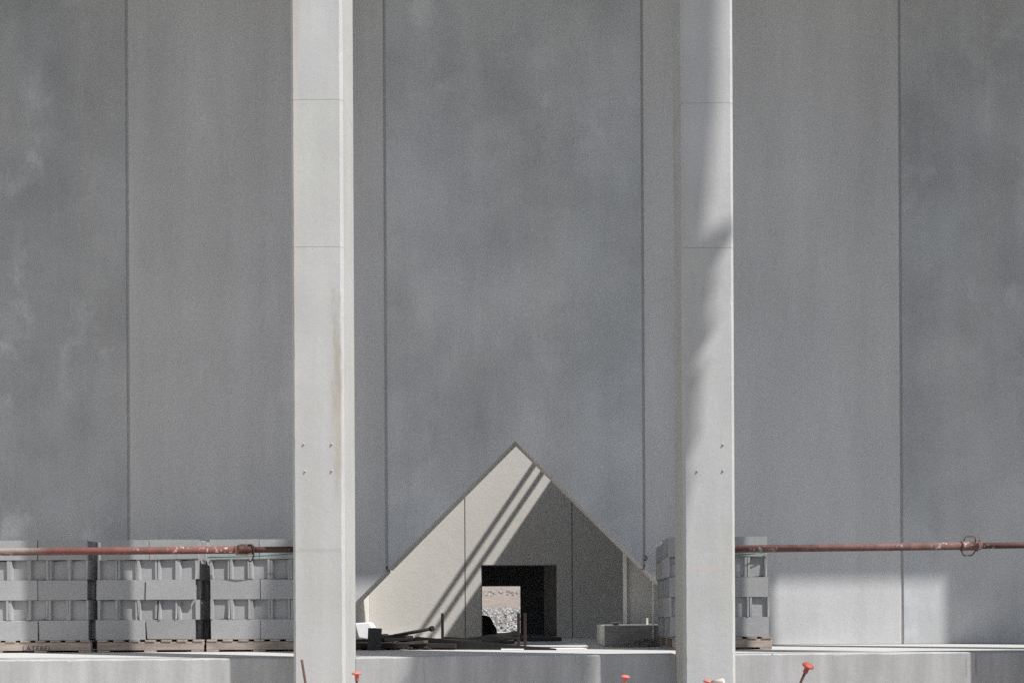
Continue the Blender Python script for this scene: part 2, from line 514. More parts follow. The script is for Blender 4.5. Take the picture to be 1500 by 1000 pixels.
def column(xc, mat, name_label, kind=2):
    root = thing("concrete_column", (xc, D_F, 0.0), name_label, "column", "square columns along the slab edge")
    w, d, c = 0.2025, D_CB - D_F, 0.022
    prof = [(-w + c, 0), (w - c, 0), (w, c), (w, d - c), (w - c, d), (-w + c, d), (-w, d - c), (-w, c)]
    core = [(-w + 0.006 + c, 0.006), (w - c - 0.006, 0.006), (w - 0.006, c + 0.004), (w - 0.006, d - c), (w - c, d - 0.006), (-w + c, d - 0.006), (-w + 0.006, d - c), (-w + 0.006, c + 0.004)]
    z1 = px(0, 361, D_F)[1] - 0.015 if kind != 1 else px(1035, 363, D_F)[1]
    z2 = px(465, 146, D_F)[1] if kind != 1 else px(1035, 151, D_F)[1]
    sl = lambda x, y: z1 - max(0, y - c) * 0.36
    g_ = 0.0011
    top = ROOF_Z - 0.004
    for lo, hi in ((0.004, lambda x, y: sl(x, y) - g_), (lambda x, y: sl(x, y) + g_, z2 - g_), (z2 + g_, top)):
        rough_prism(prof, lo, hi).build("column_segment", mat, root)
    MB().prism_z(core, 0.01, top - 0.01).build("core", mat, root)
    return root
PER = 3.04
XC1, XC2 = -1.6885, 1.3515
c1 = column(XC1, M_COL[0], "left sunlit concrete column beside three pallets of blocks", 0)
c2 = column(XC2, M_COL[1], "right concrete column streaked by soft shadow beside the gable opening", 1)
for mlt, lab in ((-1, "plain concrete column beyond the left edge of the view"), (2, "plain concrete column just beyond the right edge of the view"),
                 (3, "plain concrete column second beyond the right edge of the view"), (4, "plain concrete column third beyond the right edge of the view")):
    column(XC1 + PER * mlt, M_COL[2], lab, 2)
def lump(root, x, y, big):
    X, Z = px(x, y, D_F)
    mb = MB()
    mb.tube([(0, 0.004, 0), (0, -0.006, 0), (0, -0.012, -0.002)], [0.009 * big, 0.0075 * big, 0.003 * big], 8)
    mb.build("anchor_stub", M_COL[0], root, (X - root.location.x, 0, Z))
for x, y in ((445, 650), (486, 650), (447, 690), (486, 689)): lump(c1, x, y, 1)
for x, y in ((1059, 651), (1059, 689), (1021, 690)): lump(c2, x, y, 1.1)

# low wall between the columns
def low_wall(x0, x1, za, zb, strip, label, mat=None):
    root = thing("low_wall", ((x0 + x1) / 2, D_W, 0.0), label, "wall", "low walls between the columns")
    cx = (x0 + x1) / 2
    zf = lambda x: za + (zb - za) * (x + cx - x0) / (x1 - x0)
    a, b = x0 - cx + 0.002, x1 - cx - 0.002
    th = 0.42 - strip
    def block(y0, y1, z_off, zlow, name, mat, ch=0.0):
        bm = bmesh.new()
        vs = []
        nx = max(1, int((b - a) / 0.03)) if ch else 1
        rr = random.Random(int(1000 * cx) + 5)
        d1 = d2 = 0.0
        for k in range(nx + 1):
            x = a + (b - a) * k / nx
            d1 = d1 * 0.6 + rr.gauss(0, 0.0022); d2 = d2 * 0.6 + rr.gauss(0, 0.0022)
            if rr.random() < 0.02: d1 += 0.009
            zt_ = zf(x) - z_off
            row = [(y0, zlow), (y0, zt_ - ch - abs(d1)), (y0 + ch + abs(d2), zt_), (y1, zt_), (y1, zlow)] if ch else [(y0, zlow), (y0, zt_), (y1, zt_), (y1, zlow)]
            vs.append([bm.verts.new((x, y, z)) for y, z in row])
        n = len(vs[0])
        bm.faces.new(vs[0]); bm.faces.new(vs[-1][::-1])
        for k in range(nx):
            for i in range(n):
                bm.faces.new((vs[k][i], vs[k + 1][i], vs[k + 1][(i + 1) % n], vs[k][(i + 1) % n]))
        mb = MB(); mb.bm.free(); mb.bm = bm
        return mb.build(name, mat, root)
    block(0, th, 0.0, 0.004, "wall_body", mat or M_LOW, 0.008)
    block(th + 0.002, 0.416, 0.010, 0.3, "joint_strip", M_SEAL)
    return root
low_wall(XC1 - PER + 0.2025, XC1 - 0.2025, E - 0.320, E - 0.316, 0.04, "low concrete wall below the three block pallets, left bay")
low_wall(XC1 + 0.2025, XC2 - 0.2025, E - 0.314, E - 0.300, 0.16, "low concrete wall between the two tall columns below the gable opening", M_LOWM)
low_wall(XC2 + 0.2025, XC2 + PER - 0.2025, E - 0.302, E - 0.292, 0.05, "sunlit low concrete wall in the right bay under the brown prop", M_LOWR)
low_wall(XC2 + PER + 0.2025, XC2 + 2 * PER - 0.2025, E - 0.300, E - 0.300, 0.05, "low concrete wall beyond the right edge of the view")
low_wall(XC1 - 2 * PER + 0.2025, XC1 - PER - 0.2025, E - 0.320, E - 0.320, 0.05, "low concrete wall beyond the left edge of the view")

# courtyard behind the gable
XL, XR = px(541, 860, D_I)[0], AX + AZ + 0.03
p1 = px(805, 705, D_I)
HR = p1[1] + (XR - p1[0]) * SUN.z / SUN.x
def P2(x, y): X, Z = px(x, y, D_I); return X, Z
bw = thing("courtyard_back_wall", (0, D_I, ZS), "beige concrete wall with dark doorway seen through the gable", "wall")
jx = [XL, px(681, 800, D_I)[0], px(838, 800, D_I)[0], XR + 0.0]
dx0, dz1 = P2(704.5, 827); dx1 = P2(815.5, 827)[0]; dzh = dz1 - ZS
HT = 4.3
g_ = 0.009
for i in range(3):
    a, b = jx[i] + (g_ if i else 0), jx[i + 1] - (g_ if i < 2 else 0)
    if i == 1:
        poly = [(a, 0.004), (dx0, 0.004), (dx0, dzh), (dx1, dzh), (dx1, 0.004), (b, 0.004), (b, HT), (a, HT)]
    else:
        poly = [(a, 0.004), (b, 0.004), (b, HT), (a, HT)]
    MB().prism_y(poly, 0, 0.3).build("wall_panel", M_BEIGE, bw)
for x in jx[1:3]:
    MB().box((x - g_ - 0.002, 0.012, 0.004), (x + g_ + 0.002, 0.25, HT - 0.01)).build("joint_filler", M_SEAL, bw)
lw = MB(); lw.box((XL - 0.3, D_WALL + TW + 0.005, ZS + 0.004), (XL - 0.003, D_I + 0.3, ZS + 5.6))
tag(lw.build("courtyard_side_wall", M_BOUNCE_TONE), "sunlit beige courtyard wall just inside the left foot of the gable", "wall", None, "thing")
rw = MB(); rw.box((XR + 0.003, D_WALL + TW + 0.005, ZS + 0.004), (XR + 0.3, D_I + 0.3, HR))
tag(rw.build("courtyard_side_wall", M_BOUNCE_TONE), "shaded beige courtyard wall on the right behind the gable", "wall", None, "thing")
# guard rail on the right-hand side wall: two bars
gr = thing("guard_rail", (XR + 0.02, D_I - 4.0, HR), "two-bar guard rail on top of the right courtyard wall", "railing")
for dz in (0.34, 0.66):
    MB().box((-0.02, -0.1, dz - 0.043), (0.02, 3.95, dz + 0.043)).build("rail", M_PLANK, gr)
for yy in (0.05, 3.85):
    MB().tube([(0.045, yy, 0.0), (0.045, yy, 0.8)], 0.022, 8).build("post", M_RUST, gr)

# dark room behind the doorway with a second opening
D2 = 20.6
dr = thing("dark_room", (0, D_I + 0.3, ZS), "dark roofed room behind the courtyard doorway with an opening to daylight", "room")
X20, _ = px(690, 900, D2); X21, Z21 = px(762, 857.5, D2)
mb = MB(); y2 = D2 - D_I - 0.3
z_ = Z21 - ZS
mb.prism_y([(-4, 0.004), (X20, 0.004), (X20, z_), (X21, z_), (X21, 0.004), (3.4, 0.004), (3.4, 3.0), (-4, 3.0)], y2, y2 + 0.3)
mb.build("far_wall", M_DARKROOM, dr)
MB().box((-4.3, 0.005, 3.003), (3.7, y2 + 0.3, 3.25)).build("ceiling", M_DARKROOM, dr)
MB().box((-4.3, 0.005, 0.004), (-4.003, y2 + 0.3, 3.0)).build("side_wall", M_DARKROOM, dr)
MB().box((3.403, 0.005, 0.004), (3.7, y2 + 0.3, 3.0)).build("side_wall", M_DARKROOM, dr)
MB().box((px(797, 900, 18.5)[0], 1.9, 0.004), (1.6, 2.1, 2.99)).build("partition", M_DARKROOM, dr)

# reflector wall added beyond the left edge of the view to bounce sunlight
refl = thing("reflector_wall", (-9.2, 2.0, 0), "pale added reflector wall standing beyond the left edge of the view", "wall")
for k in range(4):
    MB().box((-0.3, -6 + k * 3.75 + 0.01, 0.004), (0, -6 + (k + 1) * 3.75 - 0.01, 9.5)).build("wall_panel", M_REFLECTOR, refl)

# added shadow pylon unseen on the right, outlined to shade the right column and the left pallets
def onto(X, Z, D, Dp=3.8):
    k = (D - Dp) / -SUN.y
    return X + SUN.x * k, E + Z + SUN.z * k
def Rp(x, y):
    X, Z = px(x, y, D_F)
    return onto(X, Z - E, D_F, 3.9)
R = [Rp(*p) for p in ((1052, -20), (1050, 150), (1041, 250), (1033, 340), (1078, 318), (1080, 338), (1047, 374), (1048, 425), (1040, 440), (1049, 480), (1018, 530), (1033, 541), (1024, 562), (1021, 640), (1003, 690), (1014, 698), (1000, 765), (985, 880))]
Lb = [onto(-1.25, -.75, D_W, 3.7), onto(-1.09, -.5, D_W, 3.7), onto(-0.11, 4.2, D_W, 3.7)]
poly = [(4.6, 0.0), (6.3, 0.0)] + R[::-1] + [(R[0][0] + 0.05, R[0][1] + 1.0), (Lb[2][0] + 0.15, R[0][1] + 1.0), Lb[2], Lb[1], Lb[0]]
shade_caster = thing("leaning_shadow_caster", (0, 3.8, 0), "added shadow pylon standing beyond the right edge of the view", "caster")
MB().prism_y(poly, -0.1, 0.1).build("caster_slab", M_COL[2], shade_caster)

# ------------------------------------------------------------------ pallets of blocks
def block_mesh(seed):
    L, W, H = 0.487, 0.1955, 0.1965
    l, w, dp, ch = L / 2, W / 2, 0.030, 0.008
    lip = 0.021
    prof = [(-l, -w), (l, -w), (l, -w + lip), (l - dp, -w + lip + ch), (l - dp, w - lip - ch), (l, w - lip), (l, w), (-l, w), (-l, w - lip), (-l + dp, w - lip - ch), (-l + dp, -w + lip + ch), (-l, -w + lip)]
    rr = random.Random(seed)
    mb = MB(); mb.prism_z(prof, 0, H)
    for v in mb.bm.verts:
        v.co += Vector((rr.gauss(0, .0014), rr.gauss(0, .0014), rr.gauss(0, .0012)))
        if rr.random() < 0.10:                      # a chipped corner
            v.co -= Vector((math.copysign(.009, v.co.x), math.copysign(.007, v.co.y), math.copysign(.009, v.co.z - H / 2)))
    return mb.mesh("concrete_block", M_BLOCK)
BLOCKS = [block_mesh(k) for k in range(9)]

DECK = {}
def pallet(X0, width, depth, D, label):
    h = 0.124
    root = thing("wooden_pallet", (X0 + width / 2, D, ZS), label, "pallet", "wooden pallets under the block stacks")
    w = width / 2
    nb = 7
    for i in range(nb):
        x = -w + 0.055 + (width - 0.11) * i / (nb - 1)
        MB().box((x - 0.048, -0.012, h - 0.021), (x + 0.048, depth, h - 0.0015), 0.002).build("deck_board", M_PALLETY, root)
    for y in (0, depth / 2 - 0.02, depth - 0.045):
        MB().box((-w, y - 0.004, 0.021), (w, y + 0.04, h - 0.0225), 0.003).build("stringer", M_PALLET, root)
    for x in (-w + 0.062, 0, w - 0.062):
        MB().box((x - 0.06, -0.006, 0.002), (x + 0.06, depth, 0.0195), 0.002).build("foot_board", M_PALLETY, root)
    return root

ORD = ["first", "second", "third", "fourth", "fifth"]
CRS = ["top", "second", "third", "fourth", "bottom"]
def block(x, y, z, rz, label):
    o = bpy.data.objects.new("concrete_block", random.choice(BLOCKS))
    o.location = (x, y, z); o.rotation_euler = (0, 0, rz)
    link(o)
    return tag(o, label, "concrete block", "grey concrete blocks stacked on pallets")

def stack(X0, D, where, side, seed, shift=(0, 0, 0, 0, 0), fwd=(0, 0, 0, 0, 0), prot=(), full=False):
    rs = random.Random(seed)
    for c in range(5):
        z = ZS + 0.1245 + (4 - c) * 0.1985
        sx = shift[c]; sy = fwd[c]
        if c % 2 == 0:
            for r in range(5):
                for s in range(2):
                    outer = (s == 1) if side == 'right' else (s == 0)
                    if not (r == 0 or outer or c == 0 or full): continue
                    if r == 0: lab = "grey concrete block at %s front of the %s course, %s" % ("left" if s == 0 else "right", CRS[c], where)
                    else: lab = "grey concrete block at %s of the %s course, %s row back, %s" % ("left" if s == 0 else "right", CRS[c], ORD[r], where)
                    py = -0.018 if (c, s) in prot and r == 0 else 0
                    block(X0 + 0.247 + s * 0.4955 + sx + rs.uniform(-.003, .003), D + 0.098 + r * 0.1985 + sy + py + rs.uniform(-.004, .004), z, rs.choice((0, math.pi)) + rs.uniform(-.006, .006), lab)
        else:
            for r in range(2):
                for s in range(5):
                    outer = (s == 4) if side == 'right' else (s == 0)
                    if not (r == 0 or outer or full): continue
                    if r == 0: lab = "end-on grey concrete block, %s from left in the %s course, %s" % (ORD[s], CRS[c], where)
                    else: lab = "end-on grey block, %s from left, rear row of the %s course, %s" % (ORD[s], CRS[c], where)
                    block(X0 + 0.099 + s * 0.1985 + sx + rs.uniform(-.0025, .0025), D + 0.246 + r * 0.4955 + sy + rs.uniform(-.008, .008), z, math.pi / 2 + rs.choice((0, math.pi)) + rs.uniform(-.008, .008), lab)

def Xst(x): return px(x, 870, D_ST)[0]
stack(Xst(128) - 0.985, D_ST, "leftmost stack", 'right', 1, (0, 0.004, -.004, .002, 0.004))
stack(Xst(141), D_ST, "second stack from left", 'right', 2, (0.035, 0.008, -.004, .012, -0.012), (0, 0.01, 0.0, 0.005, 0.012), prot=((2, 1),))
stack(Xst(307), D_ST, "third stack from left", 'right', 3, (0, 0.002, 0.004, .008, 0.008))
stack(Xst(979), D_ST, "stack behind right column", 'left', 4, (-0.005, -0.007, 0.008, 0.01, 0.012), full=True)
pl1 = pallet(Xst(133) - 1.0, 1.0, 1.0, D_ST, "weathered wooden pallet with faded stencilled lettering, leftmost of the pallets")
pallet(Xst(142), 1.055, 1.0, D_ST, "weathered wooden pallet under the second block stack from left")
pallet(Xst(302), 1.05, 1.0, D_ST, "weathered wooden pallet under the third block stack, running behind left column")
pallet(Xst(989) - 0.03, 0.985, 1.05, D_ST - 0.02, "reddish brown wooden pallet behind the right column")
# stencil on the leftmost pallet
cu = bpy.data.curves.new("stencil", 'FONT'); cu.body = "LATEBEL"; cu.size = 0.068; cu.space_character = 1.15
to = bpy.data.objects.new("stencil_tmp", cu); COL.objects.link(to)
bpy.context.view_layer.update()
me = bpy.data.meshes.new_from_object(to.evaluated_get(bpy.context.evaluated_depsgraph_get()))
bpy.data.objects.remove(to)
me.materials.clear(); me.materials.append(M_INK)
st = bpy.data.objects.new("stencil_lettering", me)
sx, sz = px(33, 953, D_ST)
st.location = (sx - pl1.location.x, -0.0055, sz - ZS + 0.002); st.rotation_euler = (math.pi / 2, 0, 0)
link(st, pl1)

# green strapping lying loose on the stacks
def strap(name, pts, label):
    mb = MB(); mb.tube(pts, 0.0055, 6)
    tag(mb.build(name, M_GREEN), label, "strap")
def pt(x, y, D): X, Z = px(x, y, D); return (X, D, Z)
strap("green_strap", [pt(304, 816, D_ST - 0.03), pt(330, 815.5, D_ST - 0.09), pt(365, 814.5, D_ST - 0.11), pt(395, 813, D_ST - 0.10), pt(430, 810, D_ST - 0.06), pt(452, 808, D_ST - 0.02)],
      "thin green strap hanging along the third block stack below the red prop")
strap("green_strap", [pt(962, 823, 10.7), pt(975, 824, 10.2), pt(990, 825, D_ST - 0.05), pt(1040, 816, D_ST - 0.06), pt(1085, 812, D_ST - 0.05), pt(1105, 810.5, D_ST - 0.05), pt(1124, 808, D_ST - 0.02)],
      "thin green strap round the block stack behind right column")

# ------------------------------------------------------------------ shoring props used as guard rails
def flat_ring(pts, r): return MB().tube(pts, r, 6)
DP = 7.98
def prop(xa, xb, ya, yb, split, mat, label, left):
    Za, Zb = px(*ya, DP)[1], px(*yb, DP)[1]
    root = thing("shoring_prop", ((xa + xb) / 2, DP, (Za + Zb) / 2), label, "shoring prop", "shoring props used as guard rails")
    cx, cz = root.location.x, root.location.z
    zz = lambda X: Za + (Zb - Za) * (X - xa) / (xb - xa) - cz
    P_ = lambda X, dy=0, dz=0: (X - cx, dy, zz(X) + dz)
    xs = px(split, 803, DP)[0]
    o = MB().tube([P_(xa + 0.012), P_(xs)], 0.030, 16).build("outer_tube", mat, root)
    MB().tube([P_(xs), P_(xb - 0.012)], 0.0245, 14).build("inner_tube", M_INNER, root)
    MB().box((xa - cx + 0.001, -0.07, zz(xa) - 0.07), (xa - cx + 0.012, 0.07, zz(xa) + 0.07), 0.002).build("end_plate", mat, root)
    MB().box((xb - cx - 0.012, -0.07, zz(xb) - 0.07), (xb - cx - 0.001, 0.07, zz(xb) + 0.07), 0.002).build("end_plate", M_INNER, root)
    return root, P_, xs
xl0, xl1 = XC1 - PER + 0.2025, XC1 - 0.2025
rl, P_, xs = prop(xl0, xl1, (-130, 808.7), (428, 804.2), 352, M_PROP, "red painted shoring prop with ring clip in front of left block stacks", True)
k = DP / F
# collar: threaded nut with a cast housing, and the hanging pin ring
MB().tube([P_(xs - 0.045), P_(xs - 0.03), P_(xs - 0.028), P_(xs + 0.0)], [0.031, 0.034, 0.034, 0.033], 16).build("collar", M_PROP, rl)
MB().tube([P_(xs - 0.02, 0, 0.004), P_(xs + 0.0, 0, 0.004), P_(xs + 0.095, 0, 0.004), P_(xs + 0.108, 0, 0.004)], [0.033, 0.042, 0.042, 0.03], 12).build("nut_housing", M_INNER, rl)
MB().tube([P_(xs - 0.03, -0.03, -0.02), P_(xs - 0.025, -0.036, -0.038), P_(xs + 0.06, -0.036, -0.042), P_(xs + 0.1, -0.03, -0.03)], 0.0055, 6).build("handle", M_PROP, rl)
cxr = px(368, 808, DP)[0]
ring = [P_(cxr + 0.030 * math.sin(t), -0.035, -0.028 + 0.066 * math.cos(t)) for t in [math.radians(a) for a in range(-30, 232, 12)]]
MB().tube(ring, 0.006, 6).build("pin_ring", M_RUST, rl)
xr0, xr1 = XC2 + 0.2025, XC2 + PER - 0.2025
rr_, P_, xs = prop(xr0, xr1, (1078, 803.8), (1560, 797.4), 1408, M_PROP2, "brown shoring prop with two handled collar crossing the right bay", False)
xe = px(1432, 800, DP)[0]
MB().tube([P_(xs - 0.006), P_(xs), P_(xs + 0.008), P_(xs + 0.010), P_(xe - 0.012), P_(xe - 0.010), P_(xe - 0.002), P_(xe + 0.012)],
          [0.030, 0.041, 0.041, 0.036, 0.036, 0.044, 0.044, 0.026], 16).build("collar", M_PROP2, rr_)
MB().tube([P_(xe + 0.005), P_(xe + 0.02), P_(xe + 0.03)], [0.032, 0.034, 0.026], 10).build("thread_end", M_PROP2, rr_)
MB().tube([P_(xe + 0.014, 0, 0.03), P_(xe + 0.016, 0, 0.052)], 0.007, 6).build("pin", M_PROP2, rr_)
for s in (1, -1):
    a0 = xs + (0.018 if s > 0 else 0.0); a1 = xe - (0.02 if s > 0 else 0.045)
    MB().tube([P_(a0, 0, s * 0.034), P_(a0 + 0.014, 0, s * 0.068), P_(a0 + 0.022, 0, s * 0.075), P_(a0 + 0.03, 0, s * 0.077), P_(a1 - 0.012, 0, s * 0.077), P_(a1 - 0.002, 0, s * 0.074), P_(a1 + (0.002 if s > 0 else 0.008), 0, s * 0.066), P_(a1 + (0.003 if s > 0 else 0.03), 0, s * 0.036)], 0.0055, 6).build("handle", M_PROP2, rr_)

# ------------------------------------------------------------------ clutter on the slab
def item(name, mb, mat, label, cat, group=None):
    return tag(mb.build(name, mat), label, cat, group, "thing")
def board(name, a, b, thick, depth, mat, label, cat, group=None, bevel=0.003):
    """a straight board between two points, given height and depth"""
    a, b = Vector(a), Vector(b)
    d = b - a; L = d.length
    ang = math.atan2(d.z, math.hypot(d.x, d.y)); yaw = math.atan2(d.y, d.x)
    mb = MB(); mb.box((0, -depth / 2, -thick / 2), (L, depth / 2, thick / 2), bevel)
    o = mb.build(name, mat)
    o.location = a; o.rotation_euler = (0, -ang, yaw)
    return tag(o, label, cat, group)
# white sheet at the left foot
bm = bmesh.new()
cor = [(519, 912), (541, 910.5), (547, 920), (539, 936), (525, 934)]
mb = MB(); Dq = 10.9
poly = [(px(x, y, Dq)) for x, y in cor][::-1]
mb.prism_y(poly, Dq, Dq + 0.22)
bmesh.ops.bevel(mb.bm, geom=mb.bm.edges[:], offset=0.012, segments=2, affect='EDGES')
item("white_foam_block", mb, M_WHITE, "white foam block beside the left column at the gable foot", "foam block")
# dark square plate
x0, z0 = px(538, 949, 10.15); x1, z1 = px(557.5, 919, 10.15)
mb = MB(); mb.box((0, 0, ZS - z0 + 0.002), (x1 - x0, 0.03, z1 - z0), 0.001, Matrix.Rotation(math.radians(2.5), 3, 'Y'))
o = item("steel_plate", mb, M_DGREY, "dark square steel plate standing on edge by the white foam", "steel plate"); o.location = (x0, 10.15, z0)
# leaning pipe
pa, pb = pt(560, 934, 11.0), pt(633, 920, 10.6)
mb = MB(); mb.tube([pa, pb], 0.019, 10)
o = mb.build("steel_pipe", M_DGREY); tag(o, "dark steel pipe lying tilted over the debris, flanged end up", "pipe")
mb = MB(); d = (Vector(pb) - Vector(pa)).normalized(); mb.tube([Vector(pb) - d * 0.02, Vector(pb) + d * 0.012], 0.03, 10); mb.build("flange", M_BLACK, o)
# messy boards behind the plate
spec = [((523, 938.0, 11.1), (600, 932.5, 10.7), .03, .12, M_BROWN, "dark brown board lying behind the steel plate"),
        ((524, 946, 10.5), (612, 942, 10.3), .028, .10, M_PLANK, "grey weathered plank lowest in the debris heap"),
        ((558, 945, 10.4), (624, 939.5, 10.2), .03, .09, M_PLANK, "grey weathered plank resting aslant in front of the debris heap"),
        ((524, 942.5, 10.8), (640, 946, 10.4), .045, .14, M_BROWN, "long dark board at the bottom of the debris heap"),
        ((585, 930.5, 11.3), (606, 940, 10.8), .05, .12, M_DGREY, "short dark steel piece sloping down under the tilted pipe"),
        ((520, 941.5, 11.2), (575, 936.5, 10.9), .035, .10, M_BROWN, "dark brown board crossing behind the steel plate"),
        ((566, 936.5, 10.6), (620, 935.2, 10.5), .03, .12, M_BROWN, "dark board under the tilted pipe, right of the plate"),
        ((575, 933.2, 11.0), (612, 944, 10.35), .03, .07, M_BROWN, "narrow dark batten sloping down right in the debris"),
        ((600, 938.5, 10.9), (655, 941, 10.6), .04, .12, M_BROWN, "dark board at the right end of the debris heap"),
        ((530, 932.5, 11.5), (566, 929.5, 11.4), .03, .10, M_BROWN, "thin dark strip highest in the debris behind the plate"),
        ((640, 936.5, 11.2), (706, 939.5, 11.0), .03, .12, M_BROWN, "dark board behind the long steel beam"),
        ((655, 933.8, 11.6), (690, 937.0, 11.3), .03, .10, M_PLANK, "grey plank end behind the long steel beam"),
        ((700, 942.0, 11.1), (752, 940.0, 11.0), .035, .12, M_BROWN, "dark board under the timber box beam"),
        ((522, 945.5, 10.3), (600, 944.8, 10.26), .05, .10, M_BROWN, "thick dark board at the front of the debris, behind the plate"),
        ((586, 943.5, 10.32), (668, 945.5, 10.22), .045, .08, M_BROWN, "thick dark board at the front of the debris, by the steel beam"),
        ((545, 930.2, 11.4), (598, 932, 11.2), .026, .2, M_BROWN, "thin dark sheet under the tilted pipe")]
for a, b, th, dp, mt, lab in spec:
    board("timber_board" if mt is not M_DGREY else "steel_offcut", pt(*a), pt(*b), th, dp, mt, lab, "board" if mt is not M_DGREY else "steel offcut", "debris on the slab behind the low wall")
# debris lumps, nobody could count them
Pd, Sd = [], []
for kx in range(420):
    x = rng.uniform(518, 660); D = rng.uniform(10.2, 11.6)
    X, _ = px(x, 940, D); Pd.append((X, D, ZS + rng.uniform(0, 0.045))); Sd.append(rng.uniform(0.015, 0.05))
tag(stones("debris", Pd, Sd, M_BROWN), kind='stuff')
# thin post
mb = MB(); a = pt(648, 897.5, 11.2)
mb.box((a[0] - 0.015, 11.19, ZS + 0.002), (a[0] + 0.015, 11.22, a[2]), 0.002)
item("steel_post", mb, M_BLACK, "thin black steel post standing alone left of the doorway", "post")
# long black steel beam
A, B = pt(608, 932, 10.4), pt(815, 947, 9.95)
mb = MB()
zb = ZS + 0.002
mb.bm.free(); mb.bm = bmesh.new()
vv = [(A[0], A[1], zb), (B[0], B[1], zb), (B[0], B[1], zb + 0.012), (A[0], A[1], A[2])]
f0 = [mb.bm.verts.new(v) for v in vv]; f1 = [mb.bm.verts.new((v[0], v[1] + 0.1, v[2])) for v in vv]
mb._cap(f0, f1)
item("tapered_steel_beam", mb, M_BLACK, "long black tapered steel beam lying on slab below the doorway", "beam")
# timber trough
A, B = pt(672, 940, 11.4), pt(749, 929.5, 11.0)
tr = thing("timber_box_beam", A, "grey timber box beam propped up with its end before the doorway", "timber beam")
d = Vector(B) - Vector(A); ang = math.atan2(d.z, math.hypot(d.x, d.y)); tr.rotation_euler = (0, -ang, math.atan2(d.y, d.x)); L = d.length
MB().box((0, 0, -0.045), (L, 0.02, 0.03), 0.002).build("side_board", M_PLANK, tr)
MB().box((0, 0.14, -0.045), (L, 0.16, 0.045), 0.002).build("side_board", M_PLANK, tr)
MB().box((0, 0.022, -0.045), (L, 0.138, -0.02), 0.002).build("bottom_board", M_PLANK, tr)
# rusty posts
for xx, lab in ((759.5, "left of the two rusty steel posts in front of the doorway"), (769, "right of the two rusty steel posts in front of the doorway")):
    a = pt(xx, 897.5, 11.6)
    mb = MB(); mb.box((a[0] - 0.018, 11.58, ZS + 0.002), (a[0] + 0.018, 11.62, a[2]), 0.002)
    item("rusty_post", mb, M_RUST, lab, "post", "pair of rusty posts before the doorway")
# rusty plank and slab below it
x0, z0 = px(752, 939, 12.2); x1, z1 = px(823, 932.5, 12.2)
mb = MB(); mb.box((x0, 12.2, z0), (x1, 12.4, z1), 0.008)
item("brown_plank", mb, M_BROWN, "dark brown plank lying level across the doorway sill", "plank")
x0, z0 = px(775, 946, 12.1); x1, z1 = px(815, 939.5, 12.1)
mb = MB(); mb.box((x0, 12.15, ZS + 0.002), (x1, 12.5, z0 + (z1 - z0) - 0.006), 0.006)
item("concrete_offcut", mb, M_LOW, "grey concrete offcut under the dark brown plank", "concrete offcut")
for xa, xb, ya, dd, lab in ((832, 864, 941.5, 11.9, "upper pale plank lying on slab right of the doorway"), (820, 858, 945.0, 11.5, "lower pale plank lying on slab right of the doorway")):
    x0, z1 = px(xa, ya, dd); x1, _ = px(xb, ya, dd)
    mb = MB(); mb.box((x0, dd, z1 - 0.022), (x1, dd + 0.3, z1), 0.003, Matrix.Rotation(math.radians(2), 3, 'Z'), (x0, dd, z1))
    item("pale_plank", mb, M_PINE, lab, "plank", "pale planks right of the doorway")
# white strip board
x0, _ = px(735, 949, 10.25); x1, _ = px(858, 949, 10.25)
mb = MB(); mb.prism_z([(x0, 10.05), (x1, 10.05), (x1 - 0.05, 10.3), (x0, 10.3)], ZS + 0.003, ZS + 0.013)
item("white_board", mb, M_WHITE, "thin white board lying flat along the slab edge before the doorway", "board")
# low concrete plinth on the right
pb_ = thing("concrete_plinth", (0, 11.06, ZS), "low shaded concrete plinth beside the right pallet stack", "plinth")
xa = px(885, 930, 11.06)[0]
MB().box((xa, 0, 0.003), (2.1, 1.35, 0.238), 0.006).build("plinth_body", M_BOUNCE_TONE, pb_)  # pale body carries the bounce light of its visible end
MB().box((xa + 0.004, -0.022, 0.003), (2.1, -0.001, 0.236), 0.002).build("shade_board", M_SHADEBOARD, pb_)  # dark sheet added over the front to paint its shade
# things on it
zt_ = ZS + 0.239
a = px(915.5, 860, 12.2)[0]
mb = MB(); mb.box((a - 0.022, 12.18, zt_), (a + 0.022, 12.23, zt_ + 1.05), 0.002)
item("pale_post", mb, M_POST, "tall pale timber post standing on the plinth behind right gable edge", "post")
mb = MB(); mb.box((a + 0.03, 12.235, zt_), (a + 0.62, 12.25, zt_ + 1.0), 0.001)
item("grey_board", mb, M_DGREY if False else M_BEIGE, "grey board standing on the plinth right of the pale post", "board")
a = px(948, 910, 11.4); mb = MB(); mb.box((a[0] - 0.012, 11.39, zt_), (a[0] + 0.012, 11.41, px(948, 904.5, 11.4)[1]), 0.001)
item("short_stake", mb, M_PINE, "short pale stake on the plinth close to the pallet stack", "stake")
a = px(902, 914, 11.2); tb = thing("timber_offcut", (a[0], 11.2, zt_), "small T-shaped timber offcut lying on the plinth", "timber offcut")
MB().box((-0.03, -0.02, 0.0), (0.03, 0.03, 0.02), 0.002).build("foot_piece", M_PLANK, tb)
MB().box((-0.055, -0.02, 0.0205), (0.06, 0.03, 0.034), 0.002).build("cross_piece", M_PINE, tb)
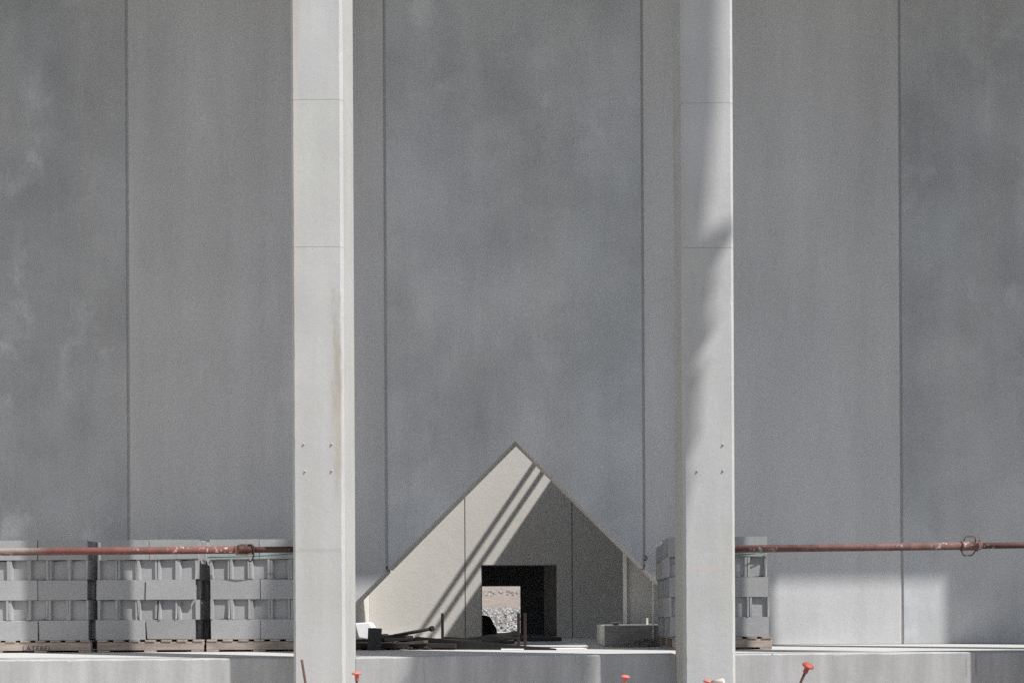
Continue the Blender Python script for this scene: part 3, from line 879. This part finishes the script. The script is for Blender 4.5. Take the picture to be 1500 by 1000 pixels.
# white rod with clips
rod = thing("white_rod", (px(957.5, 900, 11.02)[0] - 0.005, 11.02, ZS), "thin white rod with small clips beside the right pallet stack", "rod")
MB().tube([(0, 0, 0.06), (0, 0, 0.76)], 0.007, 8).build("rod_tube", M_WHITE, rod)
for z in (0.25, 0.48, 0.73): MB().box((-0.035, -0.006, z), (0.008, 0.006, z + 0.012)).build("clip", M_WHITE, rod)
mb = MB(); mb.tube([pt(944, 814, 11.49), pt(947, 815, 11.44), pt(948, 818, 11.43), pt(946, 820, 11.44), pt(943.5, 819.5, 11.49)], 0.006, 6)
item("wire_hook", mb, M_BLACK, "small dark wire hook on tall wall above right gable foot", "hook")
# rubble heap before the plinth
Pd, Sd = [], []
for kx in range(420):
    x = rng.uniform(0.86, 1.26); y = rng.uniform(10.78, 11.03); 
    hgt = max(0, 0.11 * (x - 0.82) / 0.45) * (1 - abs(y - 10.98) / 0.25)
    Pd.append((x, y, ZS + rng.uniform(0, max(0.01, hgt)))); Sd.append(rng.uniform(0.008, 0.024))
tag(stones("rubble", Pd, Sd, M_RUBBLE), kind='stuff')
# black plastic bundle in the dark room
bm = bmesh.new(); bmesh.ops.create_icosphere(bm, subdivisions=4, radius=1)
from mathutils import noise as mn
for v in bm.verts:
    n = mn.noise(v.co * 1.7) * 0.16 + mn.noise(v.co * 5) * 0.05
    v.co = v.co * (1 + n)
    v.co = Vector((v.co.x * 0.36, v.co.y * 0.4, max(v.co.z * 0.36, -0.02)))
for f in bm.faces: f.smooth = True
mb = MB(); mb.bm.free(); mb.bm = bm
o = item("plastic_bundle", mb, M_TARP, "rounded black plastic bundle just inside the dark doorway", "bundle")
X_, _ = px(699, 930, 17.2); o.location = (X_, 17.2, ZS + 0.022)

# ------------------------------------------------------------------ rebar with caps in front of the low wall
DR = 6.5
def rebar(xt, yt, xb, yb, D, r, mat, capmat, label, cap=True, tilt_y=0.0):
    X1, Z1 = px(xt, yt, D); X0, Z0 = px(xb, yb, D)
    s = (X1 - X0) / (Z1 - Z0)
    xg = X1 - s * Z1
    root = thing("capped_rebar" if cap else "bare_rebar", (xg, D + tilt_y * Z1, 0), label, "rebar", "rebar sticking up before the low wall")
    top = Vector((X1 - xg, -tilt_y * Z1, Z1)); d = top.normalized()
    pts = [d * (top.length * t) for t in (0, 1)]
    MB().tube(pts, r, 8).build("rod", mat, root)
    if cap:
        c = [top - d * 0.045, top - d * 0.043, top - d * 0.008, top - d * 0.002, top + d * 0.001, top + d * 0.008, top + d * 0.014, top + d * 0.017]
        MB().tube(c, [0.012, 0.0135, 0.0135, 0.031, 0.034, 0.030, 0.018, 0.004], 20).build("cap", capmat, root)
    return root
rebar(442, 965.5, 447.5, 1000, 6.6, 0.0085, M_REBAR, None, "bare rusty rebar leaning left in front of left column", False)
rebar(522.5, 986.5, 522.8, 1000, DR, 0.007, M_REBAR, M_CAP, "rebar with coral mushroom cap at foot of left column")
rebar(915.5, 991.5, 915.2, 1000, DR, 0.007, M_REBAR, M_CAP, "rebar with coral mushroom cap below the gable opening")
rebar(1183.5, 975, 1176.5, 1000, 5.6, 0.0075, M_REBAR, M_CAPD, "leaning rebar with dark red cap in front of right low wall", True, 0.55)
rb = rebar(1037, 998.5, 1036, 1003, 6.4, 0.007, M_REBAR, M_CAP, "rebar with coral cap barely in view below right column")
a, b = pt(1043, 1000, 6.35), pt(1060, 996.5, 6.3)
mb = MB(); mb.tube([a, b], 0.017, 10); 
sp = mb.build("plastic_spacer", plain("pale_pinkish_plastic", (0.55, 0.47, 0.43), 0.6, 0.2), rb)
sp.matrix_parent_inverse = Matrix.Translation(-rb.location)
